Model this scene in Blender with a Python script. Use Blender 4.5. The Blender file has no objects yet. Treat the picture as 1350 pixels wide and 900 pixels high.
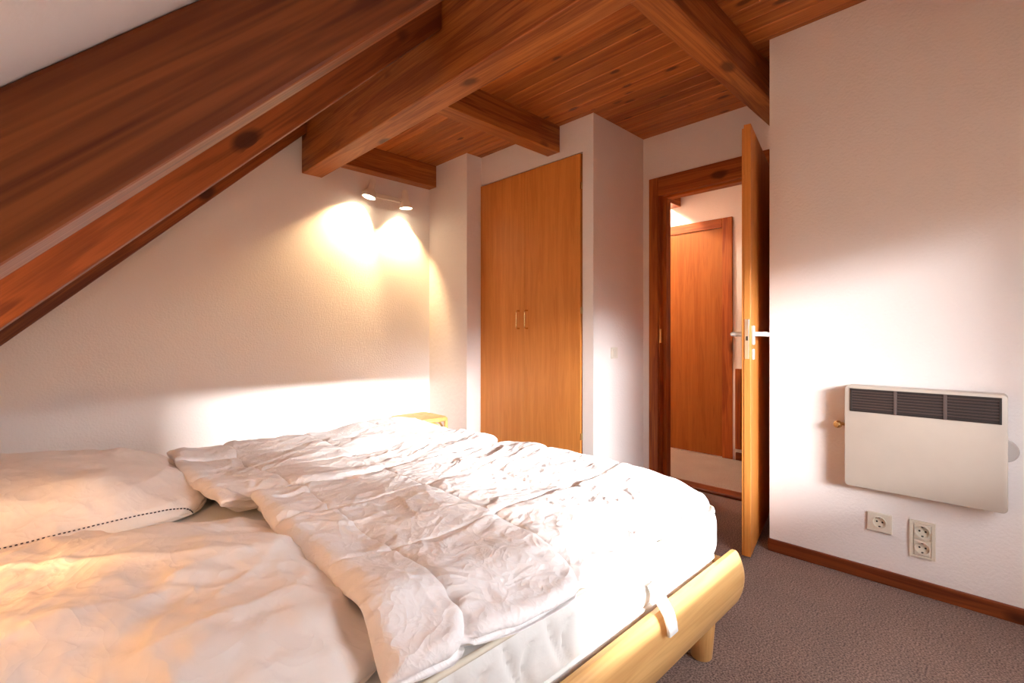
import bpy, bmesh, math, random
import numpy as np
from mathutils import Vector, Matrix

scene = bpy.context.scene
COL = scene.collection
random.seed(4)

# ------------------------------------------------------------------ camera, world, lights, exposure
cam_d = bpy.data.cameras.new("camera")
cam = bpy.data.objects.new("camera", cam_d)
COL.objects.link(cam)
cam_d.sensor_width = 36.0
cam_d.lens = 634.85 / 1350.0 * 36.0
cam_d.shift_y = (441.7 - 450.0) / 1350.0
cam_d.clip_start = 0.02
cam.location = (0.0, 0.0, 1.04)
cam.rotation_euler = (math.radians(90), 0, math.radians(45.74 - 90))
scene.camera = cam

scene.view_settings.view_transform = 'Standard'
scene.view_settings.look = 'None'
scene.view_settings.gamma = 1.0
scene.view_settings.use_curve_mapping = False
scene.view_settings.exposure = 0.95
scene.cycles.diffuse_bounces = 8

world = bpy.data.worlds.new("sky")
scene.world = world
world.use_nodes = True
bg = world.node_tree.nodes["Background"]
_t = world.node_tree
_tc = _t.nodes.new("ShaderNodeTexCoord")
_sx = _t.nodes.new("ShaderNodeSeparateXYZ")
_rp = _t.nodes.new("ShaderNodeValToRGB")
_t.links.new(_tc.outputs["Generated"], _sx.inputs[0])
_t.links.new(_sx.outputs["Z"], _rp.inputs[0])
_rp.color_ramp.elements[0].position = 0.0
_rp.color_ramp.elements[0].color = (0.10, 0.09, 0.08, 1)
_rp.color_ramp.elements[1].position = 0.06
_rp.color_ramp.elements[1].color = (0.86, 0.92, 1.0, 1)
_t.links.new(_rp.outputs[0], bg.inputs[0])
bg.inputs[1].default_value = 7.0


def light(name, kind, loc, direction, energy, color, **kw):
    d = bpy.data.lights.new(name, kind)
    o = bpy.data.objects.new(name, d)
    COL.objects.link(o)
    o.location = loc
    o.rotation_euler = Vector(direction).to_track_quat('-Z', 'Y').to_euler()
    d.energy = energy
    d.color = color
    for k, v in kw.items():
        setattr(d, k, v)
    return o


# area lamps added far outside the window, standing in for low bright sky
light("sky_band_lamp", 'AREA', (1.03, -9.9, 3.70), (0, 1, -0.25), 3000, (1.0, 0.97, 0.96),
      shape='RECTANGLE', size=1.95, size_y=0.22)
light("sky_band_lamp_left", 'AREA', (-3.7, -9.9, 3.72), (0.4, 1, -0.25), 2600, (0.95, 0.97, 1.0),
      shape='RECTANGLE', size=7.45, size_y=1.5)
light("sky_band_lamp_right", 'AREA', (3.8, -9.9, 3.70), (-0.2, 1, -0.25), 230, (1.0, 0.96, 0.93),
      shape='RECTANGLE', size=3.6, size_y=0.25)
# warm light added at the head end for an unseen bedside lamp without fixture
light("bedside_warm_light", 'POINT', (-0.45, 1.0, 0.60), (0, 0, -1), 13, (1.0, 0.60, 0.27), shadow_soft_size=0.05)
# ceiling lamp on the landing
light("landing_lamp_light", 'POINT', (3.7, 2.43, 2.40), (0, 0, -1), 45, (1.0, 0.83, 0.62), shadow_soft_size=0.04)

# ------------------------------------------------------------------ measured places (metres)
XR, YR = 2.528, 0.802          # right wall face, its free corner
XD = 3.155                     # door wall face
YC = 1.857                     # short wall with the light switch
XW = 2.542                     # wall with the built-in wardrobe
XP, YP = 2.392, 2.964          # chimney breast
YA = 3.476                     # gable wall behind the bed
H = 2.474                      # boarded ceiling
RB = 1.1345                    # rafter underside: z = x + RB
YF = -0.6                      # gable wall with the window, behind the camera
XK = -0.75                     # knee wall
XH = 4.15                      # far wall of the landing


# ------------------------------------------------------------------ materials
def nt(name):
    m = bpy.data.materials.new(name)
    m.use_nodes = True
    t = m.node_tree
    b = t.nodes["Principled BSDF"]
    return m, t, b


def N(t, kind, **kw):
    n = t.nodes.new(kind)
    for k, v in kw.items():
        setattr(n, k, v)
    return n


def plain(name, col, rough=0.5, metal=0.0, spec=0.5):
    m, t, b = nt(name)
    b.inputs["Roughness"].default_value = rough
    b.inputs["Metallic"].default_value = metal
    b.inputs["Specular IOR Level"].default_value = spec
    tc = N(t, "ShaderNodeTexCoord")
    no = N(t, "ShaderNodeTexNoise")
    no.inputs["Scale"].default_value = 14
    no.inputs["Detail"].default_value = 3
    t.links.new(tc.outputs["Object"], no.inputs["Vector"])
    mx = N(t, "ShaderNodeMix", data_type='RGBA')
    mx.inputs[6].default_value = (*[c * 0.93 for c in col], 1)
    mx.inputs[7].default_value = (*[min(1, c * 1.05) for c in col], 1)
    t.links.new(no.outputs["Fac"], mx.inputs[0])
    t.links.new(mx.outputs[2], b.inputs["Base Color"])
    return m


def plaster(name, col, bump=0.35, scale=95):
    m, t, b = nt(name)
    b.inputs["Roughness"].default_value = 0.9
    b.inputs["Specular IOR Level"].default_value = 0.2
    tc = N(t, "ShaderNodeTexCoord")
    n1 = N(t, "ShaderNodeTexNoise")
    n1.inputs["Scale"].default_value = scale
    n1.inputs["Detail"].default_value = 4
    n2 = N(t, "ShaderNodeTexNoise")
    n2.inputs["Scale"].default_value = 2.2
    t.links.new(tc.outputs["Object"], n1.inputs["Vector"])
    t.links.new(tc.outputs["Object"], n2.inputs["Vector"])
    bp = N(t, "ShaderNodeBump")
    bp.inputs["Strength"].default_value = bump
    bp.inputs["Distance"].default_value = 0.006
    t.links.new(n1.outputs["Fac"], bp.inputs["Height"])
    t.links.new(bp.outputs["Normal"], b.inputs["Normal"])
    mx = N(t, "ShaderNodeMix", data_type='RGBA')
    mx.inputs[6].default_value = (*[c * 0.97 for c in col], 1)
    mx.inputs[7].default_value = (*col, 1)
    t.links.new(n2.outputs["Fac"], mx.inputs[0])
    t.links.new(mx.outputs[2], b.inputs["Base Color"])
    return m


def wood(name, light_c, dark_c, axis='X', knots=0.5, knot_c=None, rough=0.42, board=0.0, board_axis='X',
         grain=1.0, spec=0.28, rings=0.2):
    """grain runs along axis; 'S' is the 45 degree roof slope in XZ"""
    m, t, b = nt(name)
    L = t.links.new
    b.inputs["Specular IOR Level"].default_value = spec
    tc = N(t, "ShaderNodeTexCoord")
    oi = N(t, "ShaderNodeObjectInfo")
    rot = N(t, "ShaderNodeMapping")
    rot.inputs["Rotation"].default_value = {'X': (0, 0, 0), 'Y': (0, 0, math.radians(-90)),
                                            'Z': (0, math.radians(90), 0), 'S': (0, math.radians(45), 0)}[axis]
    L(tc.outputs["Object"], rot.inputs["Vector"])
    rnd = N(t, "ShaderNodeMath", operation='MULTIPLY')
    rnd.inputs[1].default_value = 37.0
    L(oi.outputs["Random"], rnd.inputs[0])
    cmb = N(t, "ShaderNodeCombineXYZ")
    for i in range(3):
        L(rnd.outputs[0], cmb.inputs[i])
    add = N(t, "ShaderNodeVectorMath", operation='ADD')
    L(rot.outputs[0], add.inputs[0])
    L(cmb.outputs[0], add.inputs[1])
    vec = add.outputs[0]
    tint = None
    if board:
        sx = N(t, "ShaderNodeSeparateXYZ")
        L(tc.outputs["Object"], sx.inputs[0])
        dv = N(t, "ShaderNodeMath", operation='DIVIDE')
        dv.inputs[1].default_value = board
        L(sx.outputs[board_axis], dv.inputs[0])
        fl = N(t, "ShaderNodeMath", operation='FLOOR')
        L(dv.outputs[0], fl.inputs[0])
        wn = N(t, "ShaderNodeTexWhiteNoise", noise_dimensions='1D')
        L(fl.outputs[0], wn.inputs["W"])
        tint = wn.outputs["Value"]
        sc = N(t, "ShaderNodeVectorMath", operation='SCALE')
        sc.inputs["Scale"].default_value = 9.0
        L(wn.outputs["Color"], sc.inputs[0])
        ad2 = N(t, "ShaderNodeVectorMath", operation='ADD')
        L(vec, ad2.inputs[0])
        L(sc.outputs[0], ad2.inputs[1])
        vec = ad2.outputs[0]

    def mapped(s):
        mp = N(t, "ShaderNodeMapping")
        mp.inputs["Scale"].default_value = s
        L(vec, mp.inputs["Vector"])
        return mp.outputs[0]
    n1 = N(t, "ShaderNodeTexNoise")
    n1.inputs["Scale"].default_value = 2.0 * grain
    n1.inputs["Detail"].default_value = 3
    n1.inputs["Distortion"].default_value = 0.5
    L(mapped((0.5, 9, 9)), n1.inputs["Vector"])
    # growth rings: many thin lines from the same warped field
    ml = N(t, "ShaderNodeMath", operation='MULTIPLY')
    ml.inputs[1].default_value = 46.0
    L(n1.outputs["Fac"], ml.inputs[0])
    sn = N(t, "ShaderNodeMath", operation='SINE')
    L(ml.outputs[0], sn.inputs[0])
    n2 = N(t, "ShaderNodeTexNoise")
    n2.inputs["Scale"].default_value = 3.0
    n2.inputs["Detail"].default_value = 4
    L(mapped((1.0, 60, 60)), n2.inputs["Vector"])
    r1 = N(t, "ShaderNodeMapRange")
    r1.inputs["From Min"].default_value = 0.3
    r1.inputs["From Max"].default_value = 0.7
    L(n1.outputs["Fac"], r1.inputs["Value"])
    a1 = N(t, "ShaderNodeMath", operation='MULTIPLY_ADD')
    a1.inputs[1].default_value = rings
    L(sn.outputs[0], a1.inputs[0])
    L(r1.outputs[0], a1.inputs[2])
    a2 = N(t, "ShaderNodeMath", operation='MULTIPLY_ADD')
    a2.inputs[1].default_value = 1.1
    L(n2.outputs["Fac"], a2.inputs[0])
    L(a1.outputs[0], a2.inputs[2])
    a3 = N(t, "ShaderNodeMath", operation='SUBTRACT', use_clamp=True)
    a3.inputs[1].default_value = 0.55
    L(a2.outputs[0], a3.inputs[0])
    fac = a3.outputs[0]
    mx = N(t, "ShaderNodeMix", data_type='RGBA')
    mx.inputs[6].default_value = (*light_c, 1)
    mx.inputs[7].default_value = (*dark_c, 1)
    L(fac, mx.inputs[0])
    col = mx.outputs[2]
    if tint is not None:
        hs = N(t, "ShaderNodeHueSaturation")
        mr = N(t, "ShaderNodeMapRange")
        mr.inputs["To Min"].default_value = 0.78
        mr.inputs["To Max"].default_value = 1.18
        L(tint, mr.inputs["Value"])
        L(mr.outputs[0], hs.inputs["Value"])
        L(col, hs.inputs["Color"])
        col = hs.outputs["Color"]
    if knots > 0:
        vo = N(t, "ShaderNodeTexVoronoi")
        vo.inputs["Scale"].default_value = 1.0
        dn = N(t, "ShaderNodeTexNoise")
        dn.inputs["Scale"].default_value = 9.0
        L(vec, dn.inputs["Vector"])
        ds = N(t, "ShaderNodeVectorMath", operation='SCALE')
        ds.inputs["Scale"].default_value = 0.03
        L(dn.outputs["Color"], ds.inputs[0])
        da = N(t, "ShaderNodeVectorMath", operation='ADD')
        L(vec, da.inputs[0])
        L(ds.outputs[0], da.inputs[1])
        mp = N(t, "ShaderNodeMapping")
        mp.inputs["Scale"].default_value = (5.0, 12, 12) if board else (3.4, 7, 7)
        L(da.outputs[0], mp.inputs["Vector"])
        L(mp.outputs[0], vo.inputs["Vector"])
        wn2 = N(t, "ShaderNodeSeparateColor")
        L(vo.outputs["Color"], wn2.inputs[0])
        gate = N(t, "ShaderNodeMath", operation='GREATER_THAN')
        gate.inputs[1].default_value = 1.0 - knots
        L(wn2.outputs[0], gate.inputs[0])
        mr = N(t, "ShaderNodeMapRange")
        mr.inputs["From Min"].default_value = 0.13
        mr.inputs["From Max"].default_value = 0.24
        mr.inputs["To Min"].default_value = 1.0
        mr.inputs["To Max"].default_value = 0.0
        L(vo.outputs["Distance"], mr.inputs["Value"])
        mm = N(t, "ShaderNodeMath", operation='MULTIPLY')
        L(mr.outputs[0], mm.inputs[0])
        L(gate.outputs[0], mm.inputs[1])
        m2 = N(t, "ShaderNodeMath", operation='MULTIPLY')
        m2.inputs[1].default_value = 0.85
        L(mm.outputs[0], m2.inputs[0])
        kx = N(t, "ShaderNodeMix", data_type='RGBA')
        kc = knot_c or tuple(c * 0.35 for c in dark_c)
        kx.inputs[7].default_value = (*kc, 1)
        L(m2.outputs[0], kx.inputs[0])
        L(col, kx.inputs[6])
        col = kx.outputs[2]
    L(col, b.inputs["Base Color"])
    rr = N(t, "ShaderNodeMapRange")
    rr.inputs["To Min"].default_value = rough - 0.06
    rr.inputs["To Max"].default_value = rough + 0.14
    L(n2.outputs["Fac"], rr.inputs["Value"])
    L(rr.outputs[0], b.inputs["Roughness"])
    bp = N(t, "ShaderNodeBump")
    bp.inputs["Strength"].default_value = 0.12
    bp.inputs["Distance"].default_value = 0.002
    L(n2.outputs["Fac"], bp.inputs["Height"])
    L(bp.outputs["Normal"], b.inputs["Normal"])
    return m


def carpet(name, c1, c2):
    m, t, b = nt(name)
    b.inputs["Roughness"].default_value = 1.0
    b.inputs["Specular IOR Level"].default_value = 0.05
    b.inputs["Sheen Weight"].default_value = 0.2
    tc = N(t, "ShaderNodeTexCoord")
    n1 = N(t, "ShaderNodeTexNoise")
    n1.inputs["Scale"].default_value = 170
    n1.inputs["Detail"].default_value = 2
    n2 = N(t, "ShaderNodeTexNoise")
    n2.inputs["Scale"].default_value = 6
    for n in (n1, n2):
        t.links.new(tc.outputs["Object"], n.inputs["Vector"])
    rp = N(t, "ShaderNodeValToRGB")
    rp.color_ramp.elements[0].position = 0.36
    rp.color_ramp.elements[0].color = (*c1, 1)
    rp.color_ramp.elements[1].position = 0.64
    rp.color_ramp.elements[1].color = (*c2, 1)
    t.links.new(n1.outputs["Fac"], rp.inputs[0])
    mx = N(t, "ShaderNodeMix", data_type='RGBA', blend_type='MULTIPLY')
    mx.inputs[0].default_value = 0.3
    t.links.new(rp.outputs[0], mx.inputs[6])
    t.links.new(n2.outputs["Fac"], mx.inputs[7])
    t.links.new(mx.outputs[2], b.inputs["Base Color"])
    bp = N(t, "ShaderNodeBump")
    bp.inputs["Strength"].default_value = 0.6
    bp.inputs["Distance"].default_value = 0.004
    t.links.new(n1.outputs["Fac"], bp.inputs["Height"])
    t.links.new(bp.outputs["Normal"], b.inputs["Normal"])
    return m


def fabric(name, col, crumple=0.3, scale=1.0):
    m, t, b = nt(name)
    L = t.links.new
    b.inputs["Base Color"].default_value = (*col, 1)
    b.inputs["Roughness"].default_value = 0.75
    b.inputs["Specular IOR Level"].default_value = 0.25
    b.inputs["Sheen Weight"].default_value = 0.1
    tc = N(t, "ShaderNodeTexCoord")
    tot = None
    for sc, wgt, dist in ((7.0 * scale, 1.0, 1.6), (17.0 * scale, 0.55, 1.2), (38.0 * scale, 0.22, 0.8)):
        n1 = N(t, "ShaderNodeTexNoise")
        n1.inputs["Scale"].default_value = sc
        n1.inputs["Detail"].default_value = 2
        n1.inputs["Distortion"].default_value = dist
        L(tc.outputs["Object"], n1.inputs["Vector"])
        a = N(t, "ShaderNodeMath", operation='SUBTRACT')
        a.inputs[1].default_value = 0.5
        L(n1.outputs["Fac"], a.inputs[0])
        c = N(t, "ShaderNodeMath", operation='ABSOLUTE')
        L(a.outputs[0], c.inputs[0])
        d = N(t, "ShaderNodeMath", operation='POWER')
        d.inputs[1].default_value = 0.7
        L(c.outputs[0], d.inputs[0])
        e = N(t, "ShaderNodeMath", operation='MULTIPLY')
        e.inputs[1].default_value = -wgt
        L(d.outputs[0], e.inputs[0])
        if tot is None:
            tot = e.outputs[0]
        else:
            f = N(t, "ShaderNodeMath", operation='ADD')
            L(tot, f.inputs[0])
            L(e.outputs[0], f.inputs[1])
            tot = f.outputs[0]
    bp = N(t, "ShaderNodeBump")
    bp.inputs["Strength"].default_value = crumple
    bp.inputs["Distance"].default_value = 0.03
    L(tot, bp.inputs["Height"])
    L(bp.outputs["Normal"], b.inputs["Normal"])
    return m


def emit(name, col, strength):
    m, t, b = nt(name)
    b.inputs["Base Color"].default_value = (*col, 1)
    b.inputs["Emission Color"].default_value = (*col, 1)
    b.inputs["Emission Strength"].default_value = strength
    return m


WALL = (0.86, 0.795, 0.76)
M = dict(
    wall=plaster("white_plaster", WALL),
    brick=plaster("painted_masonry", WALL, 0.5, 30),
    soffit=plaster("white_board", WALL, 0.1, 60),
    carpet=carpet("mauve_carpet", (0.115, 0.068, 0.052), (0.37, 0.24, 0.19)),
    carpet2=carpet("beige_carpet", (0.30, 0.245, 0.21), (0.50, 0.43, 0.38)),
    boards=wood("pine_boards", (0.52, 0.165, 0.034), (0.26, 0.060, 0.011), 'Y', 0.6, board=0.096, rough=0.4, rings=0.09),
    beamY=wood("pine_beam_y", (0.46, 0.155, 0.034), (0.22, 0.054, 0.010), 'Y', 0.35),
    beamX=wood("pine_beam_x", (0.44, 0.145, 0.032), (0.20, 0.048, 0.009), 'X', 0.4),
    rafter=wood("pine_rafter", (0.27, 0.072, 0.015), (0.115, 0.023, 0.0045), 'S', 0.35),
    trimX=wood("stained_pine_x", (0.25, 0.058, 0.013), (0.12, 0.022, 0.005), 'X', 0.2),
    trimY=wood("stained_pine_y", (0.25, 0.058, 0.013), (0.12, 0.022, 0.005), 'Y', 0.2),
    trimZ=wood("stained_pine_z", (0.48, 0.140, 0.027), (0.24, 0.050, 0.010), 'Z', 0.3),
    headY=wood("stained_pine_head", (0.46, 0.132, 0.026), (0.24, 0.050, 0.010), 'Y', 0.2),
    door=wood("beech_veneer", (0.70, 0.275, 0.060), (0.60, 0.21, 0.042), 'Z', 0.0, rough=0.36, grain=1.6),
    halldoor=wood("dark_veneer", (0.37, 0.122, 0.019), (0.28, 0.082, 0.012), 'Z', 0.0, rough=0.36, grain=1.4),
    birch=wood("birch_x", (0.68, 0.40, 0.155), (0.56, 0.30, 0.105), 'X', 0.0, rough=0.3),
    birchY=wood("birch_y", (0.78, 0.50, 0.21), (0.66, 0.385, 0.14), 'Y', 0.0, rough=0.3),
    birchZ=wood("birch_z", (0.66, 0.36, 0.13), (0.52, 0.26, 0.085), 'Z', 0.0, rough=0.3),
    cane=wood("bamboo", (0.76, 0.52, 0.20), (0.60, 0.36, 0.11), 'Z', 0.0, rough=0.35),
    white_fab=fabric("white_cotton", (0.86, 0.83, 0.82), 0.3, 1.0),
    pillow_fab=fabric("cream_cotton", (0.85, 0.79, 0.74), 0.22, 0.6),
    ticking=fabric("mattress_ticking", (0.70, 0.69, 0.665), 0.06),
    piping=plain("cream_piping", (0.68, 0.62, 0.50), 0.7),
    thread=plain("dark_thread", (0.05, 0.035, 0.05), 0.8),
    heater=plain("cream_enamel", (0.50, 0.425, 0.355), 0.38),
    grille=plain("brown_plastic", (0.018, 0.011, 0.010), 0.5),
    plate=plain("ivory_plastic", (0.74, 0.66, 0.54), 0.35),
    switch=plain("switch_plastic", (0.78, 0.72, 0.62), 0.35),
    hole=plain("black_hole", (0.02, 0.018, 0.015), 0.6),
    white_pl=plain("white_plastic", (0.86, 0.85, 0.83), 0.35),
    lampw=plain("cream_lacquer", (0.86, 0.80, 0.70), 0.35),
    brass=plain("brass", (0.72, 0.50, 0.22), 0.25, 1.0),
    steel=plain("steel", (0.55, 0.52, 0.48), 0.3, 1.0),
    dial=plain("grey_plastic", (0.42, 0.37, 0.34), 0.5),
    bulb=emit("lit_bulb", (1.0, 0.86, 0.62), 14.0),
)


# ------------------------------------------------------------------ mesh helpers (world coordinates)
class MB:
    def __init__(s):
        s.bm = bmesh.new()

    def _merge(s, b, mat=None):
        if mat is not None:
            b.transform(mat)
        me = bpy.data.meshes.new("tmp")
        b.to_mesh(me)
        b.free()
        s.bm.from_mesh(me)
        bpy.data.meshes.remove(me)
        return s

    def box(s, lo, hi, bev=0.0, seg=2, mat=None):
        b = bmesh.new()
        bmesh.ops.create_cube(b, size=1.0)
        for v in b.verts:
            v.co = Vector([(lo[i] + hi[i]) / 2 + v.co[i] * (hi[i] - lo[i]) for i in range(3)])
        if bev:
            bmesh.ops.bevel(b, geom=list(b.edges), offset=bev, segments=seg, affect='EDGES', profile=0.5)
        return s._merge(b, mat)

    def prism(s, pts, axis, a, c, bev=0.0, mat=None):
        """closed 2-D outline extruded along axis from a to c; pts are the two other coordinates in order"""
        b = bmesh.new()
        o = [i for i in range(3) if i != axis]

        def P(p, t):
            v = [0, 0, 0]
            v[o[0]], v[o[1]], v[axis] = p[0], p[1], t
            return v
        A = [b.verts.new(P(p, a)) for p in pts]
        B = [b.verts.new(P(p, c)) for p in pts]
        n = len(pts)
        b.faces.new(A)
        b.faces.new(B)
        for i in range(n):
            b.faces.new((A[i], A[(i + 1) % n], B[(i + 1) % n], B[i]))
        bmesh.ops.recalc_face_normals(b, faces=b.faces)
        if bev:
            bmesh.ops.bevel(b, geom=list(b.edges), offset=bev, segments=2, affect='EDGES', profile=0.5)
        return s._merge(b, mat)

    def cyl(s, p0, p1, r0, r1=None, n=24, cap=True):
        p0, p1 = Vector(p0), Vector(p1)
        r1 = r0 if r1 is None else r1
        b = bmesh.new()
        bmesh.ops.create_cone(b, cap_ends=cap, segments=n, radius1=r0, radius2=r1, depth=(p1 - p0).length)
        q = (p1 - p0).to_track_quat('Z', 'Y').to_matrix().to_4x4()
        return s._merge(b, Matrix.Translation((p0 + p1) / 2) @ q)

    def lathe(s, prof, p0, d, n=32):
        """profile [(r, h)] turned about the axis p0 + h*d"""
        b = bmesh.new()
        rings = []
        for r, h in prof:
            rings.append([b.verts.new((max(r, 1e-5) * math.cos(2 * math.pi * k / n),
                                       max(r, 1e-5) * math.sin(2 * math.pi * k / n), h)) for k in range(n)])
        for i in range(len(rings) - 1):
            for k in range(n):
                b.faces.new((rings[i][k], rings[i][(k + 1) % n], rings[i + 1][(k + 1) % n], rings[i + 1][k]))
        bmesh.ops.remove_doubles(b, verts=b.verts, dist=2e-5)
        bmesh.ops.recalc_face_normals(b, faces=b.faces)
        q = Vector(d).to_track_quat('Z', 'Y').to_matrix().to_4x4()
        return s._merge(b, Matrix.Translation(Vector(p0)) @ q)

    def tube(s, pts, r, n=12, closed=False):
        b = bmesh.new()
        pts = [Vector(p) for p in pts]
        m = len(pts)
        rings = []
        up = None
        for i, p in enumerate(pts):
            a = pts[(i - 1) % m] if (closed or i > 0) else p
            c = pts[(i + 1) % m] if (closed or i < m - 1) else p
            t = (c - a).normalized()
            if up is None:
                up = t.orthogonal().normalized()
            up = (up - t * up.dot(t)).normalized()
            w = t.cross(up)
            rr = r[i] if isinstance(r, (list, tuple)) else r
            rings.append([b.verts.new(p + (up * math.cos(2 * math.pi * k / n) + w * math.sin(2 * math.pi * k / n)) * rr)
                          for k in range(n)])
        for i in range(m if closed else m - 1):
            A, B = rings[i], rings[(i + 1) % m]
            for k in range(n):
                b.faces.new((A[k], A[(k + 1) % n], B[(k + 1) % n], B[k]))
        if not closed:
            b.faces.new(rings[0])
            b.faces.new(rings[-1])
        bmesh.ops.recalc_face_normals(b, faces=b.faces)
        return s._merge(b)

    def grid(s, P, flip=False):
        h, w = P.shape[:2]
        vs = [[s.bm.verts.new(P[i, j]) for j in range(w)] for i in range(h)]
        for i in range(h - 1):
            for j in range(w - 1):
                q = (vs[i][j], vs[i + 1][j], vs[i + 1][j + 1], vs[i][j + 1])
                s.bm.faces.new(q[::-1] if flip else q)
        return vs

    def build(s, name, mat, parent=None, smooth=False, base=None, subsurf=0, angle=None):
        me = bpy.data.meshes.new(name)
        s.bm.to_mesh(me)
        s.bm.free()
        me.materials.append(mat)
        o = bpy.data.objects.new(name, me)
        COL.objects.link(o)
        if parent is not None:
            b = Vector(parent["_b"])
            me.transform(Matrix.Translation(-b))
            o.parent = parent
            o["_b"] = b[:]
        elif base is not None:
            me.transform(Matrix.Translation(-Vector(base)))
            o.location = base
            o["_b"] = tuple(base)
        else:
            o["_b"] = (0.0, 0.0, 0.0)
        if smooth:
            me.shade_smooth()
            if angle:
                me.set_sharp_from_angle(angle=math.radians(angle))
        if subsurf:
            md = o.modifiers.new("subdivision", 'SUBSURF')
            md.levels = md.render_levels = subsurf
        return o


def thing(name, base, label, cat, group=None, kind=None):
    o = bpy.data.objects.new(name, None)
    o.empty_display_size = 0.1
    COL.objects.link(o)
    o.location = base
    o["_b"] = tuple(base)
    return tag(o, label, cat, group, kind)


def tag(o, label=None, cat=None, group=None, kind=None):
    if label:
        o["label"] = label
    if cat:
        o["category"] = cat
    if group:
        o["group"] = group
    if kind:
        o["kind"] = kind
    return o


def struct(name, mb, mat, label, cat, **kw):
    return tag(mb.build(name, mat, **kw), label, cat, None, "structure")


# ------------------------------------------------------------------ the room shell
TOP = 2.75
struct("floor", MB().box((XK - 0.15, YF - 0.1, -0.1), (XD + 0.02, YA + 0.1, 0.0)), M["carpet"],
       "mauve brown bedroom carpet", "floor")
struct("floor_landing", MB().box((XD + 0.02, YF - 0.1, -0.1), (XH + 0.1, YA + 0.1, 0.0)), M["carpet2"],
       "pale beige carpet on the landing beyond the doorway", "floor")

# boarded ceiling: tongue and groove boards along Y with V grooves
mb = MB()
bw, x0, x1 = 0.096, 1.4561, XH + 0.1
prof = [(x0, H)]
x = math.floor(x0 / bw) * bw + bw
while x < x1:
    prof += [(x, H + 0.004), (x + 0.004, H), (x + bw - 0.004, H)]
    x += bw
prof += [(x, H + 0.004), (x, H + 0.05), (x0, H + 0.05)]
mb.prism(prof, 1, YF - 0.1, YA + 0.1)
struct("ceiling", mb, M["boards"], "ceiling of knotty stained pine boards", "ceiling")

# sloping white soffit between the rafters
so = RB + 0.170
mb = MB().prism([(XK - 0.25, XK - 0.25 + so), (1.309, 1.309 + so), (1.309, 1.309 + so + 0.12), (XK - 0.25, XK - 0.25 + so + 0.12)],
                1, YF - 0.1, YA + 0.1)
struct("ceiling_slope", mb, M["soffit"], "white sloping ceiling above the rafters at top left", "ceiling")

struct("wall_back", MB().box((XK - 0.15, YA, 0), (XH + 0.1, YA + 0.12, TOP)), M["wall"],
       "white plaster gable wall behind the bed with two pools of lamp light", "wall")
struct("wall_left", MB().box((XK - 0.12, YF, 0), (XK, YA, 0.56)), M["wall"], "low white knee wall under the slope", "wall")
# gable wall behind the camera with the window opening
WX0, WX1, WZ0, WZ1 = 0.89, 1.86, 0.67, 1.65
mb = MB()
mb.box((XK - 0.15, YF - 0.1, 0), (WX0, YF, TOP)).box((WX1, YF - 0.1, 0), (XH + 0.1, YF, TOP))
mb.box((WX0, YF - 0.1, 0), (WX1, YF, WZ0)).box((WX0, YF - 0.1, WZ1), (WX1, YF, TOP))
struct("wall_front", mb, M["wall"], "white gable wall with the window, facing the bed", "wall")
struct("wall_right", MB().box((XR, YF, 0), (XD, YR, H)), M["wall"],
       "white rough plaster wall with the heater at right", "wall")
mb = MB()
DY0, DY1, DZ = 0.985, 1.745, 2.045
mb.box((XD, YF, 0), (XD + 0.1, DY0, H)).box((XD, DY1, 0), (XD + 0.1, YA, H)).box((XD, DY0, DZ), (XD + 0.1, DY1, H))
struct("wall_door", mb, M["wall"], "white wall around the open doorway", "wall")
struct("wall_alcove", MB().box((XP, YP, 0), (2.72, YA, H)), M["brick"],
       "white painted chimney breast in the corner left of the wardrobe", "wall")
# wardrobe wall: one front plane with the cupboard opening, its flank carries the light switch
CY0, CY1, CZ = 1.944, YP, 2.246
mb = MB()
mb.box((XW, YC, 0), (XD, CY0, H)).box((XW, CY0, CZ), (XD, CY1, H))
struct("wall_wardrobe", mb, M["wall"], "white wall around the built-in wardrobe with the light switch on its flank", "wall")
# landing
mb = MB().box((XH, YF, 0), (XH + 0.1, YA, H))
struct("wall_landing", mb, M["wall"], "white landing wall seen through the doorway", "wall")

# skirting boards
mb = MB()
mb.box((XR - 0.016, YF, 0), (XR, YR + 0.004, 0.058), 0.004)
struct("baseboard_right", mb, M["trimY"], "red-brown wooden baseboard below the heater", "baseboard")
struct("baseboard_landing", MB().box((XH - 0.016, YF, 0), (XH, 1.575, 0.065), 0.004), M["trimY"],
       "red-brown wooden baseboard on the landing", "baseboard")

# window behind the camera: frame only
mb = MB()
fy0, fy1 = YF - 0.08, YF - 0.03
mb.box((WX0, fy0, WZ0), (WX0 + 0.05, fy1, WZ1), 0.004).box((WX1 - 0.05, fy0, WZ0), (WX1, fy1, WZ1), 0.004)
mb.box((WX0 + 0.05, fy0, WZ0), (WX1 - 0.05, fy1, WZ0 + 0.05), 0.004).box((WX0 + 0.05, fy0, WZ1 - 0.05), (WX1 - 0.05, fy1, WZ1), 0.004)
struct("window_1", mb, M["trimX"], "wooden window in the gable wall", "window")

# ------------------------------------------------------------------ beams
def beam(name, mb, mat, label, group=None):
    return tag(mb.build(name, mat), label, "beam", group, "thing")


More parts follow.
